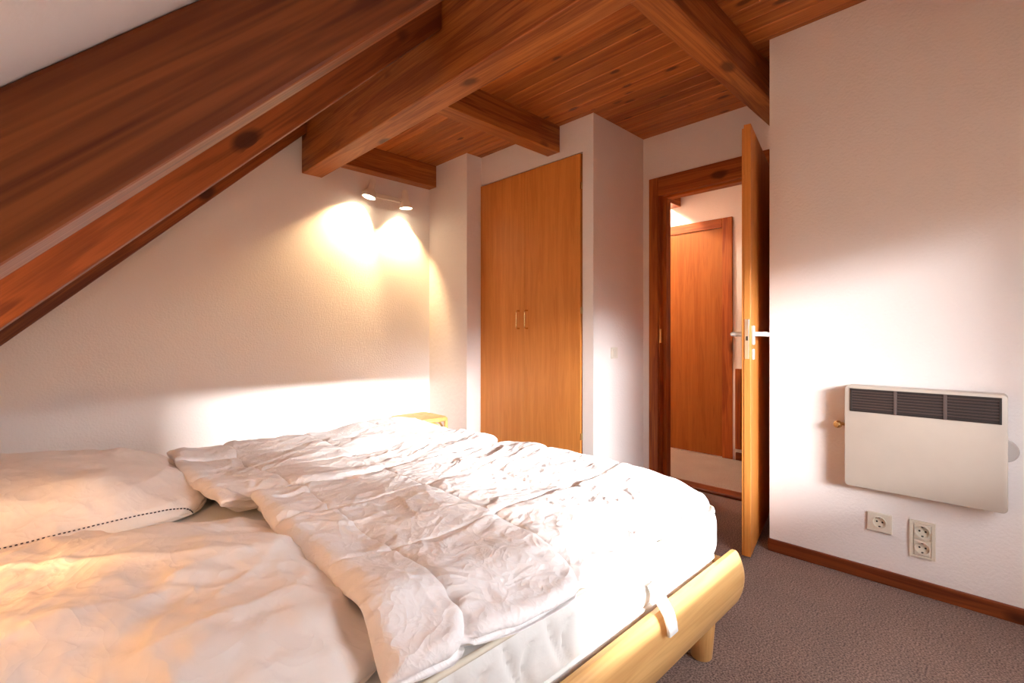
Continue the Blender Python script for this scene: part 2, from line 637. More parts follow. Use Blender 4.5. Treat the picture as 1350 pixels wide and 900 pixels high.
mb = MB().box((1.31, YF, 2.183), (1.455, YA - 0.001, 2.70), 0.006)
beam("purlin_beam", mb, M["beamY"], "thickest wooden beam, running from the gable wall out over the bed", None)
TB = 2.293
for y0, y1, xe, lab in ((0.872, 0.992, XD, "long wooden ceiling beam running to the wall above the open door"),
                        (2.136, 2.249, XW, "short wooden ceiling beam ending above the wardrobe doors"),
                        (3.372, YA - 0.001, XP, "short wooden ceiling beam along the gable wall above the spotlights")):
    beam("ceiling_beam", MB().box((1.455, y0, TB), (xe - 0.001, y1, H - 0.0005), 0.004), M["beamX"], lab, "beams across the boarded ceiling")
beam("ceiling_beam", MB().box((XD + 0.1, 2.06, 2.205), (XH - 0.001, 2.17, H - 0.0005), 0.004), M["beamX"],
     "wooden beam end seen through the doorway above the landing door", "beams across the boarded ceiling")
for y0, y1, lab in ((0.662, 0.78, "frontmost and largest sloping rafter, at the upper left"),
                    (1.80, 1.915, "middle one of three sloping rafters, partly hidden behind the frontmost"),
                    (3.37, YA - 0.001, "rearmost sloping rafter lying against the gable wall")):
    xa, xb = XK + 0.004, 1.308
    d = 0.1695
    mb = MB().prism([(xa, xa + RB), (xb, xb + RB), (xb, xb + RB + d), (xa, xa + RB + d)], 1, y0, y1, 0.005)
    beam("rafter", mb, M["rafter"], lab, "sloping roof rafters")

# ------------------------------------------------------------------ doorway and open door
door = thing("door_1", (XD, 1.35, 0), "open beech door with lever handles in a red-brown wooden frame", "door", None, "structure")
mb = MB()
cw = 0.072
xo = XD - 0.014
# casing on the room side
mb.box((xo, DY1 - 0.012, 0), (XD, DY1 + cw - 0.012, 2.165), 0.004)
mb.box((xo, DY0 - cw + 0.012, 0), (XD, DY0 + 0.012, 2.165), 0.004)
hb_ = MB().box((xo, DY0 + 0.012, DZ - 0.012), (XD, DY1 - 0.012, 2.165), 0.004)
# stepped lining
mb.box((XD, DY1 - 0.02, 0), (XD + 0.045, DY1 + 0.0, DZ), 0.002).box((XD + 0.045, DY1 - 0.045, 0), (XD + 0.112, DY1, DZ), 0.003)
mb.box((XD, DY0, 0), (XD + 0.045, DY0 + 0.02, DZ), 0.002).box((XD + 0.045, DY0, 0), (XD + 0.112, DY0 + 0.045, DZ), 0.003)
hb_.box((XD, DY0 + 0.02, DZ - 0.008), (XD + 0.045, DY1 - 0.02, DZ), 0.002)
hb_.box((XD + 0.045, DY0 + 0.045, DZ - 0.022), (XD + 0.112, DY1 - 0.045, DZ), 0.003)
fr = mb.build("door_frame", M["trimZ"], door)
hb_.build("frame_header", M["headY"], door)
MB().box((xo + 0.005, DY1 - 0.024, 0.985), (XD + 0.044, DY1 - 0.0195, 1.085), 0.001).build("strike_plate", M["brass"], fr)
MB().box((XD - 0.02, DY0 + 0.02, 0.0), (XD + 0.10, DY1 - 0.02, 0.018), 0.006).build("threshold", M["trimY"], door)
# leaf, opened into the room
A = Vector((2.345, 0.824, 0))
Bh = Vector((3.135, 0.980, 0))
ux = (Bh - A).normalized()
uy = Vector((-ux.y, ux.x, 0))          # towards the doorway side
Lw = (Bh - A).length
LM = Matrix(((ux.x, uy.x, 0, A.x), (ux.y, uy.y, 0, A.y), (0, 0, 1, 0), (0, 0, 0, 1)))
lf = MB().box((0, 0, 0.012), (Lw, 0.030, 2.02), 0.0025, mat=LM).box((0.004, 0.030, 0.012), (Lw - 0.014, 0.039, 2.005), 0.002, mat=LM)
leaf = lf.build("door_leaf", M["door"], door)
mb = MB().box((-0.0015, 0.007, 0.93), (0.001, 0.026, 1.115), 0.0006, mat=LM)
lk = mb.build("lock_plate", M["steel"], leaf)
MB().box((-0.0022, 0.012, 1.015), (0.0, 0.021, 1.035), 0, mat=LM).build("latch", M["hole"], lk)


def lever(side, name):
    s = -1 if side < 0 else 1
    y0 = 0.0 if side < 0 else 0.039
    mb = MB()
    mb.box((0.035, min(y0, y0 + s * 0.008), 0.995), (0.075, max(y0, y0 + s * 0.008), 1.085), 0.003, mat=LM)
    mb.box((0.038, min(y0, y0 + s * 0.007), 0.925), (0.072, max(y0, y0 + s * 0.007), 0.975), 0.003, mat=LM)
    pts = [(0.055, y0 + s * 0.004, 1.045), (0.055, y0 + s * 0.035, 1.045), (0.062, y0 + s * 0.048, 1.045),
           (0.080, y0 + s * 0.053, 1.045), (0.175, y0 + s * 0.053, 1.043)]
    mb.tube([LM @ Vector(p) for p in pts], [0.011, 0.010, 0.011, 0.011, 0.0105], 14)
    return mb.build(name, M["white_pl"], leaf, smooth=True, angle=40)


lever(-1, "door_handle")
lever(1, "door_handle")
for z in (0.28, 1.0, 1.62):
    mb = MB()
    mb.tube([LM @ Vector((Lw + 0.008, -0.010, z)), LM @ Vector((Lw + 0.008, -0.010, z + 0.09))], 0.008, 12)
    mb.box((Lw - 0.06, -0.006, z + 0.02), (Lw + 0.006, 0.001, z + 0.07), 0.001, mat=LM)
    mb.build("door_hinge", M["steel"], leaf, smooth=True, angle=40)

# landing door
d2 = thing("door_2", (XH, 2.1, 0), "closed brown veneered landing door seen through the doorway", "door", None, "structure")
hy0, hy1 = 1.60, 2.62
mb = MB()
mb.box((XH - 0.018, hy0, 0), (XH, hy0 + 0.085, 2.035), 0.005).box((XH - 0.018, hy1 - 0.085, 0), (XH, hy1, 2.035), 0.005)
MB().box((XH - 0.018, hy0 + 0.085, 1.955), (XH, hy1 - 0.085, 2.035), 0.005).build("frame_header", M["headY"], d2)
mb.build("door_frame", M["trimZ"], d2)
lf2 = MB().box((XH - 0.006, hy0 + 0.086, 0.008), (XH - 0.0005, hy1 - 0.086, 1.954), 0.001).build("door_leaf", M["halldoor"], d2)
mb = MB().box((XH - 0.014, 2.275, 0.93), (XH - 0.006, 2.315, 1.09), 0.003)
mb.tube([(XH - 0.006, 2.295, 1.02), (XH - 0.05, 2.295, 1.02), (XH - 0.062, 2.28, 1.02), (XH - 0.062, 2.158, 1.02)], 0.010, 12)
mb.build("door_handle", M["white_pl"], lf2, smooth=True, angle=40)

# low stair panel on the landing
pn = thing("stair_panel", (XH - 0.12, 1.3, 0), "low wooden panel with white edge on the landing behind the open door", "panel")
MB().box((XH - 0.06, 0.75, 0.10), (XH - 0.002, 1.575, 0.755), 0.003).build("white_edge", M["white_pl"], pn)
mb = MB().box((XH - 0.085, 0.75, 0.11), (XH - 0.06, 1.548, 0.765), 0.004)
mb.box((XH - 0.095, 1.50, 0.11), (XH - 0.085, 1.548, 0.765), 0.003).box((XH - 0.095, 0.75, 0.715), (XH - 0.085, 1.50, 0.765), 0.003)
mb.build("panel_board", M["trimZ"], pn)

# ------------------------------------------------------------------ built-in wardrobe
wr = thing("wardrobe", (XW, 2.455, 0), "tall built-in two-door beech wardrobe with brass handles", "wardrobe")
mb = MB()
mb.box((XW + 0.02, CY0 + 0.006, 0.0), (XD - 0.02, CY0 + 0.022, CZ - 0.004)).box((XW + 0.02, CY1 - 0.022, 0.0), (XD - 0.02, CY1 - 0.006, CZ - 0.004))
mb.box((XW + 0.02, CY0 + 0.022, CZ - 0.02), (XD - 0.02, CY1 - 0.022, CZ - 0.004)).box((XD - 0.04, CY0 + 0.022, 0.0), (XD - 0.02, CY1 - 0.022, CZ - 0.02))
mb.box((XW + 0.02, CY0 + 0.022, 0.0), (XD - 0.04, CY1 - 0.022, 0.05))
mb.build("carcass", M["door"], wr)
ym = 2.462
for y0, y1, hy in ((ym + 0.0015, CY1 - 0.006, 2.520), (CY0 + 0.010, ym - 0.0015, 2.434)):
    dr = MB().box((XW - 0.012, y0, 0.045), (XW + 0.010, y1, CZ - 0.010), 0.0015).build("wardrobe_door", M["door"], wr)
    xa = XW - 0.012
    pts = [(xa, hy, 1.09), (xa - 0.022, hy, 1.09), (xa - 0.030, hy, 1.098), (xa - 0.031, hy, 1.12), (xa - 0.031, hy, 1.19),
           (xa - 0.030, hy, 1.212), (xa - 0.022, hy, 1.22), (xa, hy, 1.22)]
    MB().tube(pts, 0.0055, 12).build("handle", M["brass"], dr, smooth=True, angle=50)
hd = [c for c in wr.children if c.name.startswith("wardrobe_door")][1]
for z in (0.35, 1.18, 2.0):
    MB().box((XW - 0.013, CY0 + 0.002, z), (XW + 0.012, CY0 + 0.0098, z + 0.045), 0.001).build("hinge", M["brass"], hd)

# ------------------------------------------------------------------ light switch
sw = thing("light_switch", (2.772, YC, 0.88), "small ivory double rocker light switch beside the wardrobe", "light switch")
fr = MB().box((2.734, YC - 0.010, 0.882), (2.810, YC, 0.958), 0.004).build("switch_frame", M["switch"], sw)
for xa in (2.746, 2.7735):
    MB().box((xa, YC - 0.015, 0.894), (xa + 0.0255, YC - 0.009, 0.946), 0.002).build("rocker", M["switch"], sw)

# ------------------------------------------------------------------ sockets
def plate_with_well(y0, y1, z0, z1, cz, thick, r=0.0212, depth=0.011):
    """ivory plate with a recessed round socket well; front at XR - thick"""
    mb = MB()
    bm = mb.bm
    cy = (y0 + y1) / 2
    xf = XR - thick
    hy, hz0, hz1 = (y1 - y0) / 2, cz - z0, z1 - cz
    A_ = sorted([2 * math.pi * k / 36 for k in range(36)] + [math.atan2(hz1, hy), math.pi - math.atan2(hz1, hy),
                math.pi + math.atan2(hz0, hy), 2 * math.pi - math.atan2(hz0, hy)])
    n = len(A_)

    def sq(k, inset, x):
        a = A_[k]
        c, q = math.cos(a), math.sin(a)
        hz = hz1 if q > 0 else hz0
        sc = min((hy - inset) / abs(c) if abs(c) > 1e-6 else 9, (hz - inset) / abs(q) if abs(q) > 1e-6 else 9)
        return bm.verts.new((x, cy + c * sc, cz + q * sc))

    def ci(k, rr, x):
        a = A_[k]
        return bm.verts.new((x, cy + rr * math.cos(a), cz + rr * math.sin(a)))
    rings = [[sq(k, 0.0, XR) for k in range(n)], [sq(k, 0.0, xf + 0.003) for k in range(n)], [sq(k, 0.0025, xf) for k in range(n)],
             [ci(k, r + 0.0045, xf) for k in range(n)], [ci(k, r + 0.0035, xf - 0.0025) for k in range(n)],
             [ci(k, r + 0.001, xf - 0.0025) for k in range(n)], [ci(k, r, xf) for k in range(n)],
             [ci(k, r - 0.0015, xf + depth) for k in range(n)]]
    for a_, b_ in zip(rings[:-1], rings[1:]):
        for k in range(n):
            bm.faces.new((a_[k], a_[(k + 1) % n], b_[(k + 1) % n], b_[k]))
    bm.faces.new(rings[-1])
    bmesh.ops.recalc_face_normals(bm, faces=bm.faces)
    return mb, cy, xf + depth


def socket_unit(parent, name, y0, y1, z0, z1, cz, thick):
    mb, cy, xb = plate_with_well(y0, y1, z0, z1, cz, thick)
    o = mb.build(name, M["plate"], parent, smooth=True, angle=30)
    hb = MB()
    for dy in (-0.0095, 0.0095):
        hb.cyl((xb + 0.0004, cy + dy, cz), (xb - 0.0008, cy + dy, cz), 0.0036, n=16)
    hb.build("contact_hole", M["hole"], o)
    for dz in (-0.0185, 0.0185):
        hb = MB()
        hb.box((xb - 0.009, cy - 0.0035, cz + dz - 0.0015), (xb, cy + 0.0035, cz + dz + 0.0015), 0.0004)
        hb.build("earth_clip", M["hole"], o)


sk = thing("wall_socket", (XR, 0.372, 0.21), "single ivory power socket on a wide plate under the heater", "socket", "power sockets under the heater")
socket_unit(sk, "socket_plate", 0.330, 0.414, 0.213, 0.291, 0.254, 0.013)
sk = thing("wall_socket", (XR, 0.234, 0.147), "double ivory power socket, one above the other, under the heater", "socket", "power sockets under the heater")
mb = MB()
for a_, b_ in (((0.194, 0.148), (0.206, 0.294)), ((0.262, 0.148), (0.274, 0.294)), ((0.206, 0.148), (0.262, 0.157)), ((0.206, 0.285), (0.262, 0.294)),
               ((0.206, 0.2195), (0.262, 0.2225))):
    mb.box((XR - 0.011, a_[0], a_[1]), (XR, b_[0], b_[1]), 0.001)
mb.build("socket_frame", M["plate"], sk)
socket_unit(sk, "socket_insert", 0.2075, 0.2605, 0.224, 0.2835, 0.2535, 0.012)
socket_unit(sk, "socket_insert", 0.2075, 0.2605, 0.1585, 0.218, 0.188, 0.012)

# ------------------------------------------------------------------ wall heater
ht = thing("wall_heater", (XR, 0.237, 0.405), "cream metal wall heater with dark brown slotted grille", "heater")


def rrect(y0, y1, z0, z1, r, n=5):
    pts = []
    for cy, cz, a0 in ((y1 - r, z1 - r, 0), (y0 + r, z1 - r, 90), (y0 + r, z0 + r, 180), (y1 - r, z0 + r, 270)):
        for k in range(n + 1):
            a = math.radians(a0 + 90 * k / n)
            pts.append((cy + r * math.cos(a), cz + r * math.sin(a)))
    return pts


hx0, hx1 = XR - 0.092, XR - 0.012
hy0_, hy1_, hz0, hz1 = -0.005, 0.479, 0.407, 0.829
mb = MB()
mb.prism(rrect(hy0_, hy1_, hz0, hz1, 0.016), 0, hx0, hx1, 0.004)
body = mb.build("casing", M["heater"], ht, smooth=True, angle=35)
MB().box((XR - 0.012, 0.05, 0.47), (XR, 0.42, 0.77)).build("wall_bracket", M["steel"], ht)
gy0, gy1, gz0, gz1 = 0.010, 0.459, 0.722, 0.817
mb = MB()
gx = hx0
mb.box((gx - 0.001, gy0, gz0), (gx + 0.002, gy1, gz1))
t_ = 0.007
mb.box((gx - 0.006, gy0, gz0), (gx, gy0 + t_, gz1), 0.001).box((gx - 0.004, gy1 - t_, gz0), (gx, gy1, gz1), 0.001)
mb.box((gx - 0.004, gy0, gz0), (gx, gy1, gz0 + t_), 0.001).box((gx - 0.004, gy0, gz1 - t_), (gx, gy1, gz1), 0.001)
g = mb.build("grille", M["grille"], ht)
mb = MB()
for k in range(7):
    z = gz0 + 0.0135 + k * 0.0112
    mb.box((gx - 0.0060, gy0 + t_, z), (gx + 0.001, gy1 - t_, z + 0.0042), 0.0005)
mb.build("slat", plain("brown_slat", (0.060, 0.036, 0.032), 0.45), g)
_dm = plain("brown_divider", (0.095, 0.062, 0.055), 0.45)
for fy in (0.335, 0.665):
    y = gy0 + (gy1 - gy0) * fy
    MB().box((gx - 0.0075, y - 0.005, gz0), (gx, y + 0.005, gz1), 0.001).build("divider", _dm, g)
# thermostat wheel at the right flank, valve at the left
MB().lathe([(0, 0), (0.038, 0), (0.041, 0.003), (0.041, 0.012), (0.038, 0.015), (0, 0.015)], (XR - 0.045, hy0_ + 0.012, 0.625), (-1, 0, 0), 36) \
    .build("thermostat_wheel", M["dial"], ht, smooth=True, angle=35)
mb = MB()
vy, vz = 0.505, 0.655
mb.cyl((XR - 0.045, hy1_ - 0.004, vz), (XR - 0.045, vy + 0.008, vz), 0.006, n=16)
mb.lathe([(0, 0), (0.014, 0), (0.016, 0.003), (0.016, 0.016), (0.012, 0.020), (0, 0.021)], (XR - 0.055, vy, vz), (-0.9, 0.4, 0), 10)
mb.cyl((XR, vy, vz - 0.004), (XR - 0.045, vy, vz - 0.004), 0.007, n=16)
mb.build("valve", M["brass"], ht, smooth=True, angle=30)

# ------------------------------------------------------------------ wall spotlights
sp = thing("wall_spotlight", (1.93, YA, 2.14), "cream wall lamp bar with two lit spotlight heads above the bed", "wall lamp")
mb = MB().box((1.765, YA - 0.028, 2.122), (2.105, YA, 2.156), 0.004)
mb.build("mounting_bar", M["lampw"], sp)


def spot(px, neck, d, aim, power):
    d = Vector(d).normalized()
    p = Vector(neck)
    prof = [(0.0, 0.0), (0.021, 0.0), (0.025, 0.005), (0.025, 0.070), (0.029, 0.080), (0.043, 0.100), (0.050, 0.126), (0.050, 0.142),
            (0.047, 0.142), (0.047, 0.128), (0.040, 0.106)]
    h = MB().lathe(prof, p, d, 32).build("spot_head", M["lampw"], sp, smooth=True, angle=40)
    MB().lathe([(0.0, 0.148), (0.016, 0.146), (0.032, 0.142), (0.046, 0.135), (0.046, 0.128), (0.0, 0.128)], p, d, 32).build("bulb", M["bulb"], h, smooth=True)
    j = p + d * 0.05
    mb = MB().tube([(px, YA - 0.026, 2.138), (px, YA - 0.05, 2.138), tuple(j)], 0.006, 12)
    mb.build("swivel_arm", M["lampw"], sp, smooth=True, angle=40)
    e = p + d * 0.153
    l = light("spotlight_beam", 'SPOT', e, aim, power, (1.0, 0.68, 0.34), spot_size=math.radians(92), spot_blend=0.5,
              shadow_soft_size=0.022)
    return l


spot(1.835, (1.802, YA - 0.115, 2.222), (-0.24, 0.05, -1.0), (-0.42, 0.60, -1.0), 52)
spot(2.085, (2.085, YA - 0.105, 2.200), (0.06, 0.0, -1.0), (-0.05, 0.40, -1.0), 40)

# ------------------------------------------------------------------ bamboo stool behind the bed
st = thing("bamboo_stool", (1.953, 2.975, 0), "small bamboo stool with cane edges in the corner behind the bed", "stool")
cx, cy, sz = 1.953, 2.975, 0.452
hw = 0.155
mb = MB()
pts = [(p[1], p[0]) for p in rrect(cy - hw, cy + hw, cx - hw, cx + hw, 0.05)]
mb.prism(pts, 2, sz - 0.016, sz, 0.004)
mb.build("seat", M["cane"], st)
rim = [(p[0], p[1], sz - 0.018) for p in pts]
MB().tube(rim, 0.013, 12, closed=True).build("rim", M["cane"], st, smooth=True)
for sx in (-1, 1):
    for sy in (-1, 1):
        lx, ly = cx + sx * (hw - 0.015), cy + sy * (hw - 0.015)
        lg = MB().tube([(lx + sx * 0.012, ly + sy * 0.012, 0.0), (lx, ly, 0.2), (lx, ly, sz - 0.02)], 0.014, 12).build("leg", M["cane"], st, smooth=True, angle=50)
for (ax, ay), (bx, by) in (((-1, -1), (1, -1)), ((1, -1), (1, 1)), ((1, 1), (-1, 1)), ((-1, 1), (-1, -1))):
    q = hw - 0.015
    a = Vector((cx + ax * q, cy + ay * q, 0))
    c = Vector((cx + bx * q, cy + by * q, 0))
    mb = MB()
    arc = []
    for k in range(13):
        u = k / 12
        p = a.lerp(c, u)
        p.z = sz - 0.035 - 0.10 * (abs(2 * u - 1) ** 2.2)
        arc.append(p)
    mb.tube(arc, 0.008, 10)
    mb.tube([a.lerp(c, 0.0) + Vector((0, 0, 0.16)), a.lerp(c, 1.0) + Vector((0, 0, 0.16))], 0.009, 10)
    mb.build("brace", M["cane"], st, smooth=True, angle=50)

# ------------------------------------------------------------------ bed
BX0, BX1 = -0.46, 1.55
BY0, BYM, BY1 = 0.645, 1.535, 2.425
MZ0, MZ1 = 0.315, 0.488
bed = thing("double_bed", (0.55, 1.535, 0), "low birch double bed frame with rounded rails and tapered legs", "bed")
RZ0, RZ1 = 0.183, 0.345


def rail_profile(t=0.046, bulge=0.0):
    """outline in (outward, z); outward 0 is the inner face"""
    pts = [(0.0, RZ0 + 0.01), (0.008, RZ0)]
    for k in range(11):
        a = -0.5 + k / 10.0
        z = RZ0 + 0.006 + (RZ1 - RZ0 - 0.012) * k / 10.0
        o = t - 0.020 * (2 * a) ** 2 - 0.002 * (2 * a)
        pts.append((o, z))
    pts += [(0.016, RZ1), (0.004, RZ1), (0.0, RZ1 - 0.004)]
    return pts


def rail_x(yin, sgn, x0, x1):
    """rail along X, rounded at the x1 end, bulging to sgn*Y"""
    pr = rail_profile()
    bm_ = MB()
    secs = []
    xs = [x0] + [x1 - 0.05 + 0.05 * math.sin(math.radians(a)) for a in range(0, 91, 10)]
    for i, xx in enumerate(xs):
        k = 0.0 if i == 0 else 1 - math.cos(math.radians((i - 1) * 10))
        sec = []
        for o, z in pr:
            oo = o * (1 - 0.55 * k)
            zz = RZ0 + (z - RZ0) * (1 - 0.06 * k) + 0.014 * k * (1 - (z - RZ0) / (RZ1 - RZ0))
            # the end face leans: top is cut back further than the middle
            zz_n = (z - RZ0) / (RZ1 - RZ0)
            sec.append(bm_.bm.verts.new((xx - 0.03 * k * (2 * zz_n - 1) ** 2 * (1 if zz_n > .5 else 1.6), yin + sgn * oo, zz)))
        secs.append(sec)
    n = len(pr)
    for i in range(len(secs) - 1):
        for j in range(n):
            bm_.bm.faces.new((secs[i][j], secs[i][(j + 1) % n], secs[i + 1][(j + 1) % n], secs[i + 1][j]))
    bm_.bm.faces.new(secs[0])
    bm_.bm.faces.new(secs[-1])
    bmesh.ops.recalc_face_normals(bm_.bm, faces=bm_.bm.faces)
    return bm_


for yin, sg in ((BY0 - 0.018, -1), (BY1 + 0.018, 1)):
    rail_x(yin, sg, BX0 - 0.05, BX1 + 0.085).build("side_rail", M["birch"], bed, smooth=True, angle=35)
for x0, x1, nm in ((BX1 + 0.016, BX1 + 0.050, "foot_rail"), (BX0 - 0.052, BX0 - 0.016, "head_rail")):
    MB().box((x0, BY0, RZ0 + 0.005), (x1, BY1, RZ1 - (0.03 if nm == "foot_rail" else 0.0)), 0.008).build(nm, M["birchY"], bed)
for x in (BX0 + 0.08, 1.53):
    for y in (BY0 + 0.045, BY1 - 0.045):
        MB().lathe([(0.0, 0.0), (0.030, 0.0), (0.033, 0.004), (0.040, 0.09), (0.048, 0.19), (0.048, 0.225), (0.0, 0.225)], (x, y, 0), (0, 0, 1), 32) \
            .build("leg", M["birchZ"], bed, smooth=True, angle=40)
mb = MB()
MB().box((BX0, BYM - 0.02, RZ0 + 0.03), (BX1, BYM + 0.02, 0.285)).build("center_beam", M["birch"], bed)
for k in range(14):
    x = BX0 + 0.06 + k * 0.145
    MB().box((x, BY0 + 0.002, 0.287), (x + 0.07, BY1 - 0.002, 0.305), 0.003).build("slat", M["birchY"], bed)
# bent white mattress holder hooked over the near rail
yo = BY0 - 0.020
path = [(yo + 0.002, 0.412), (yo - 0.003, 0.402), (yo - 0.012, 0.390), (yo - 0.028, 0.370), (yo - 0.042, 0.352), (yo - 0.051, 0.325), (yo - 0.054, 0.305)]
mb = MB()
th_ = 0.009
prof_o = []
for i, (yy, zz) in enumerate(path):
    a = path[max(0, i - 1)]
    c = path[min(len(path) - 1, i + 1)]
    t2 = Vector((c[0] - a[0], c[1] - a[1])).normalized()
    nrm = Vector((t2.y, -t2.x))
    prof_o.append(((yy + nrm.x * th_ * 0.5, zz + nrm.y * th_ * 0.5), (yy - nrm.x * th_ * 0.5, zz - nrm.y * th_ * 0.5)))
outl = [p[0] for p in prof_o] + [p[1] for p in prof_o][::-1]
mb.prism(outl, 0, 1.088, 1.130, 0.0028)
mb.build("mattress_holder", M["white_pl"], bed, smooth=True, angle=40)


# ------------------------------------------------------------------ cloth relaxer (position based, numpy)
rng = np.random.default_rng(11)


def smooth_noise(h, w, cell, seed):
    r = np.random.default_rng(seed)
    gh, gw = int(h / cell) + 3, int(w / cell) + 3
    g = r.standard_normal((gh, gw))
    yi = np.arange(h) / cell
    xi = np.arange(w) / cell
    y0, x0_ = yi.astype(int), xi.astype(int)
    fy, fx = yi - y0, xi - x0_
    fy, fx = fy * fy * (3 - 2 * fy), fx * fx * (3 - 2 * fx)
    a = g[y0][:, x0_]
    b_ = g[y0][:, x0_ + 1]
    c = g[y0 + 1][:, x0_]
    d = g[y0 + 1][:, x0_ + 1]
    fy = fy[:, None]
    return (a * (1 - fx) + b_ * fx) * (1 - fy) + (c * (1 - fx) + d * fx) * fy


def warped_noise(X, Y, cell, ang, seed, aspect=2.4):
    """smooth noise with elongated lumps turned by ang, in metres"""
    u = (X * math.cos(ang) + Y * math.sin(ang)) / (cell * aspect) + 40
    v = (-X * math.sin(ang) + Y * math.cos(ang)) / cell + 40
    g = np.random.default_rng(seed).standard_normal((128, 128))
    v = v + 0.5 * np.sin(u * 2.1 + seed)
    ui, vi = np.floor(u).astype(int), np.floor(v).astype(int)
    fu, fv = u - ui, v - vi
    fu, fv = fu * fu * (3 - 2 * fu), fv * fv * (3 - 2 * fv)
    ui, vi = ui % 127, vi % 127
    return (g[vi, ui] * (1 - fu) + g[vi, ui + 1] * fu) * (1 - fv) + (g[vi + 1, ui] * (1 - fu) + g[vi + 1, ui + 1] * fu) * fv


def pair(A, B, L, k, stretch_only=False):
    d = B - A
    l = np.sqrt((d * d).sum(-1, keepdims=True)) + 1e-9
    e = (l - L) / l
    if stretch_only:
        e = np.maximum(e, 0)
    c = d * (e * 0.5 * k)
    A += c
    B -= c


def project(P, Lx, Ly, kb=0.25, ks=0.5):
    h, w = P.shape[:2]
    for off in (0, 1):
        m = (w - 1 - off + 1) // 2
        A = P[:, off:off + 2 * m - 1:2]
        B = P[:, off + 1:off + 2 * m:2]
        pair(A, B, Lx, 1.0)
        m = (h - 1 - off + 1) // 2
        A = P[off:off + 2 * m - 1:2]
        B = P[off + 1:off + 2 * m:2]
        pair(A, B, Ly, 1.0)
    D = math.hypot(Lx, Ly)
    for off in (0, 1):
        m = (h - 1 - off + 1) // 2
        A = P[off:off + 2 * m - 1:2]
        B = P[off + 1:off + 2 * m:2]
        pair(A[:, :-1], B[:, 1:], D, ks)
        pair(A[:, 1:], B[:, :-1], D, ks)
    for off in range(4):
        A = P[:, off::4]
        B = P[:, off + 2::4]
        n = min(A.shape[1], B.shape[1])
        pair(A[:, :n], B[:, :n], 2 * Lx, kb)
        A = P[off::4]
        B = P[off + 2::4]
        n = min(A.shape[0], B.shape[0])
        pair(A[:n], B[:n], 2 * Ly, kb)


def normals(P):
    dx = np.gradient(P, axis=1)
    dy = np.gradient(P, axis=0)
    n = np.cross(dx, dy)
    return n / (np.linalg.norm(n, axis=-1, keepdims=True) + 1e-12)


def quilt(x0, x1, y0, y1, base, seams_x, seams_y, slack=1.05, thick=0.05, seed=1, cell=0.0062, iters=260, press=0.0008, edge=None):
    """top sheet of a quilt over base(x, y); rows run along Y, columns along X"""
    w = int((x1 - x0) / cell) + 1
    h = int((y1 - y0) / cell) + 1
    gx = np.linspace(x0, x1, w)
    gy = np.linspace(y0, y1, h)
    X, Y = np.meshgrid(gx, gy)
    nz = sum(a * warped_noise(X, Y, c, an, seed + q) for q, (a, c, an) in enumerate(((.7, .10, .7), (1, .055, -.5), (.9, .04, 1.9), (.8, .028, 2.6))))
    if edge is not None:
        X, Y = edge(X, Y, (X - x0) / (x1 - x0), (Y - y0) / (y1 - y0))
    P = np.stack([X, Y, base(X, Y) + 0.02 + 0.006 * nz], -1)
    rest = P.copy()
    Lx, Ly = (x1 - x0) / (w - 1) * slack, (y1 - y0) / (h - 1) * slack
    jx = [int(round((s - x0) / (x1 - x0) * (w - 1))) for s in seams_x]
    iy = [int(round((s - y0) / (y1 - y0) * (h - 1))) for s in seams_y]
    tmap = thick * (1 + 0.22 * smooth_noise(h, w, 22, seed + 5))
    for it in range(iters):
        P += normals(P) * press
        P[:, :, 2] -= 0.0003
        project(P, Lx, Ly, kb=0.05)
        b = base(P[..., 0], P[..., 1])
        P[..., 2] = np.maximum(P[..., 2], b + 0.004)
        over = P[..., 2] - (b + tmap)
        P[..., 2] -= np.maximum(over, 0) * 0.35
        for j in jx:
            P[:, j, 2] += (b[:, j] + 0.013 - P[:, j, 2]) * 0.6
            P[:, j, :2] += (rest[:, j, :2] - P[:, j, :2]) * 0.3
        for i in iy:
            P[i, :, 2] += (b[i, :] + 0.013 - P[i, :, 2]) * 0.6
            P[i, :, :2] += (rest[i, :, :2] - P[i, :, :2]) * 0.3
        for sl in ((0, slice(None)), (-1, slice(None)), (slice(None), 0), (slice(None), -1)):
            P[sl] += (rest[sl] - np.array([0, 0, 0.014]) - P[sl]) * np.array([1.0, 1.0, 0.4])
    return P


def sstep(a, b, x):
    t = np.clip((x - a) / (b - a), 0, 1)
    return t * t * (3 - 2 * t)


def quilt_mesh(P, drop=0.02):
    """top sheet closed by a flat underside so that its edge has thickness"""
    mb = MB()
    h, w = P.shape[:2]
    c = P.reshape(-1, 3).mean(0)
    top = mb.grid(P)
    # underside: coarser grid sharing every border vertex would need fans, so keep the same topology, flat
    Q = P.copy()
    Q[..., :2] += (c[:2] - Q[..., :2]) * 0.004
    border_z = np.concatenate([P[0, :, 2], P[-1, :, 2], P[:, 0, 2], P[:, -1, 2]])
    e = np.minimum(np.minimum(np.arange(h), np.arange(h)[::-1])[:, None], np.minimum(np.arange(w), np.arange(w)[::-1])[None, :])
    k = np.clip(e / 8.0, 0, 1)
    Q[..., 2] = (P[..., 2] - drop) * (1 - k) + (border_z.min() - drop) * k
    bot = mb.grid(Q, True)
    ring = [(0, j_) for j_ in range(w)] + [(i_, w - 1) for i_ in range(1, h)] + [(h - 1, j_) for j_ in range(w - 2, -1, -1)] + [(i_, 0) for i_ in range(h - 2, 0, -1)]
    n = len(ring)
    for q in range(n):
        (a, b), (a2, b2) = ring[q], ring[(q + 1) % n]
        mb.bm.faces.new((top[a][b], bot[a][b], bot[a2][b2], top[a2][b2]))
    bmesh.ops.recalc_face_normals(mb.bm, faces=mb.bm.faces)
    return mb


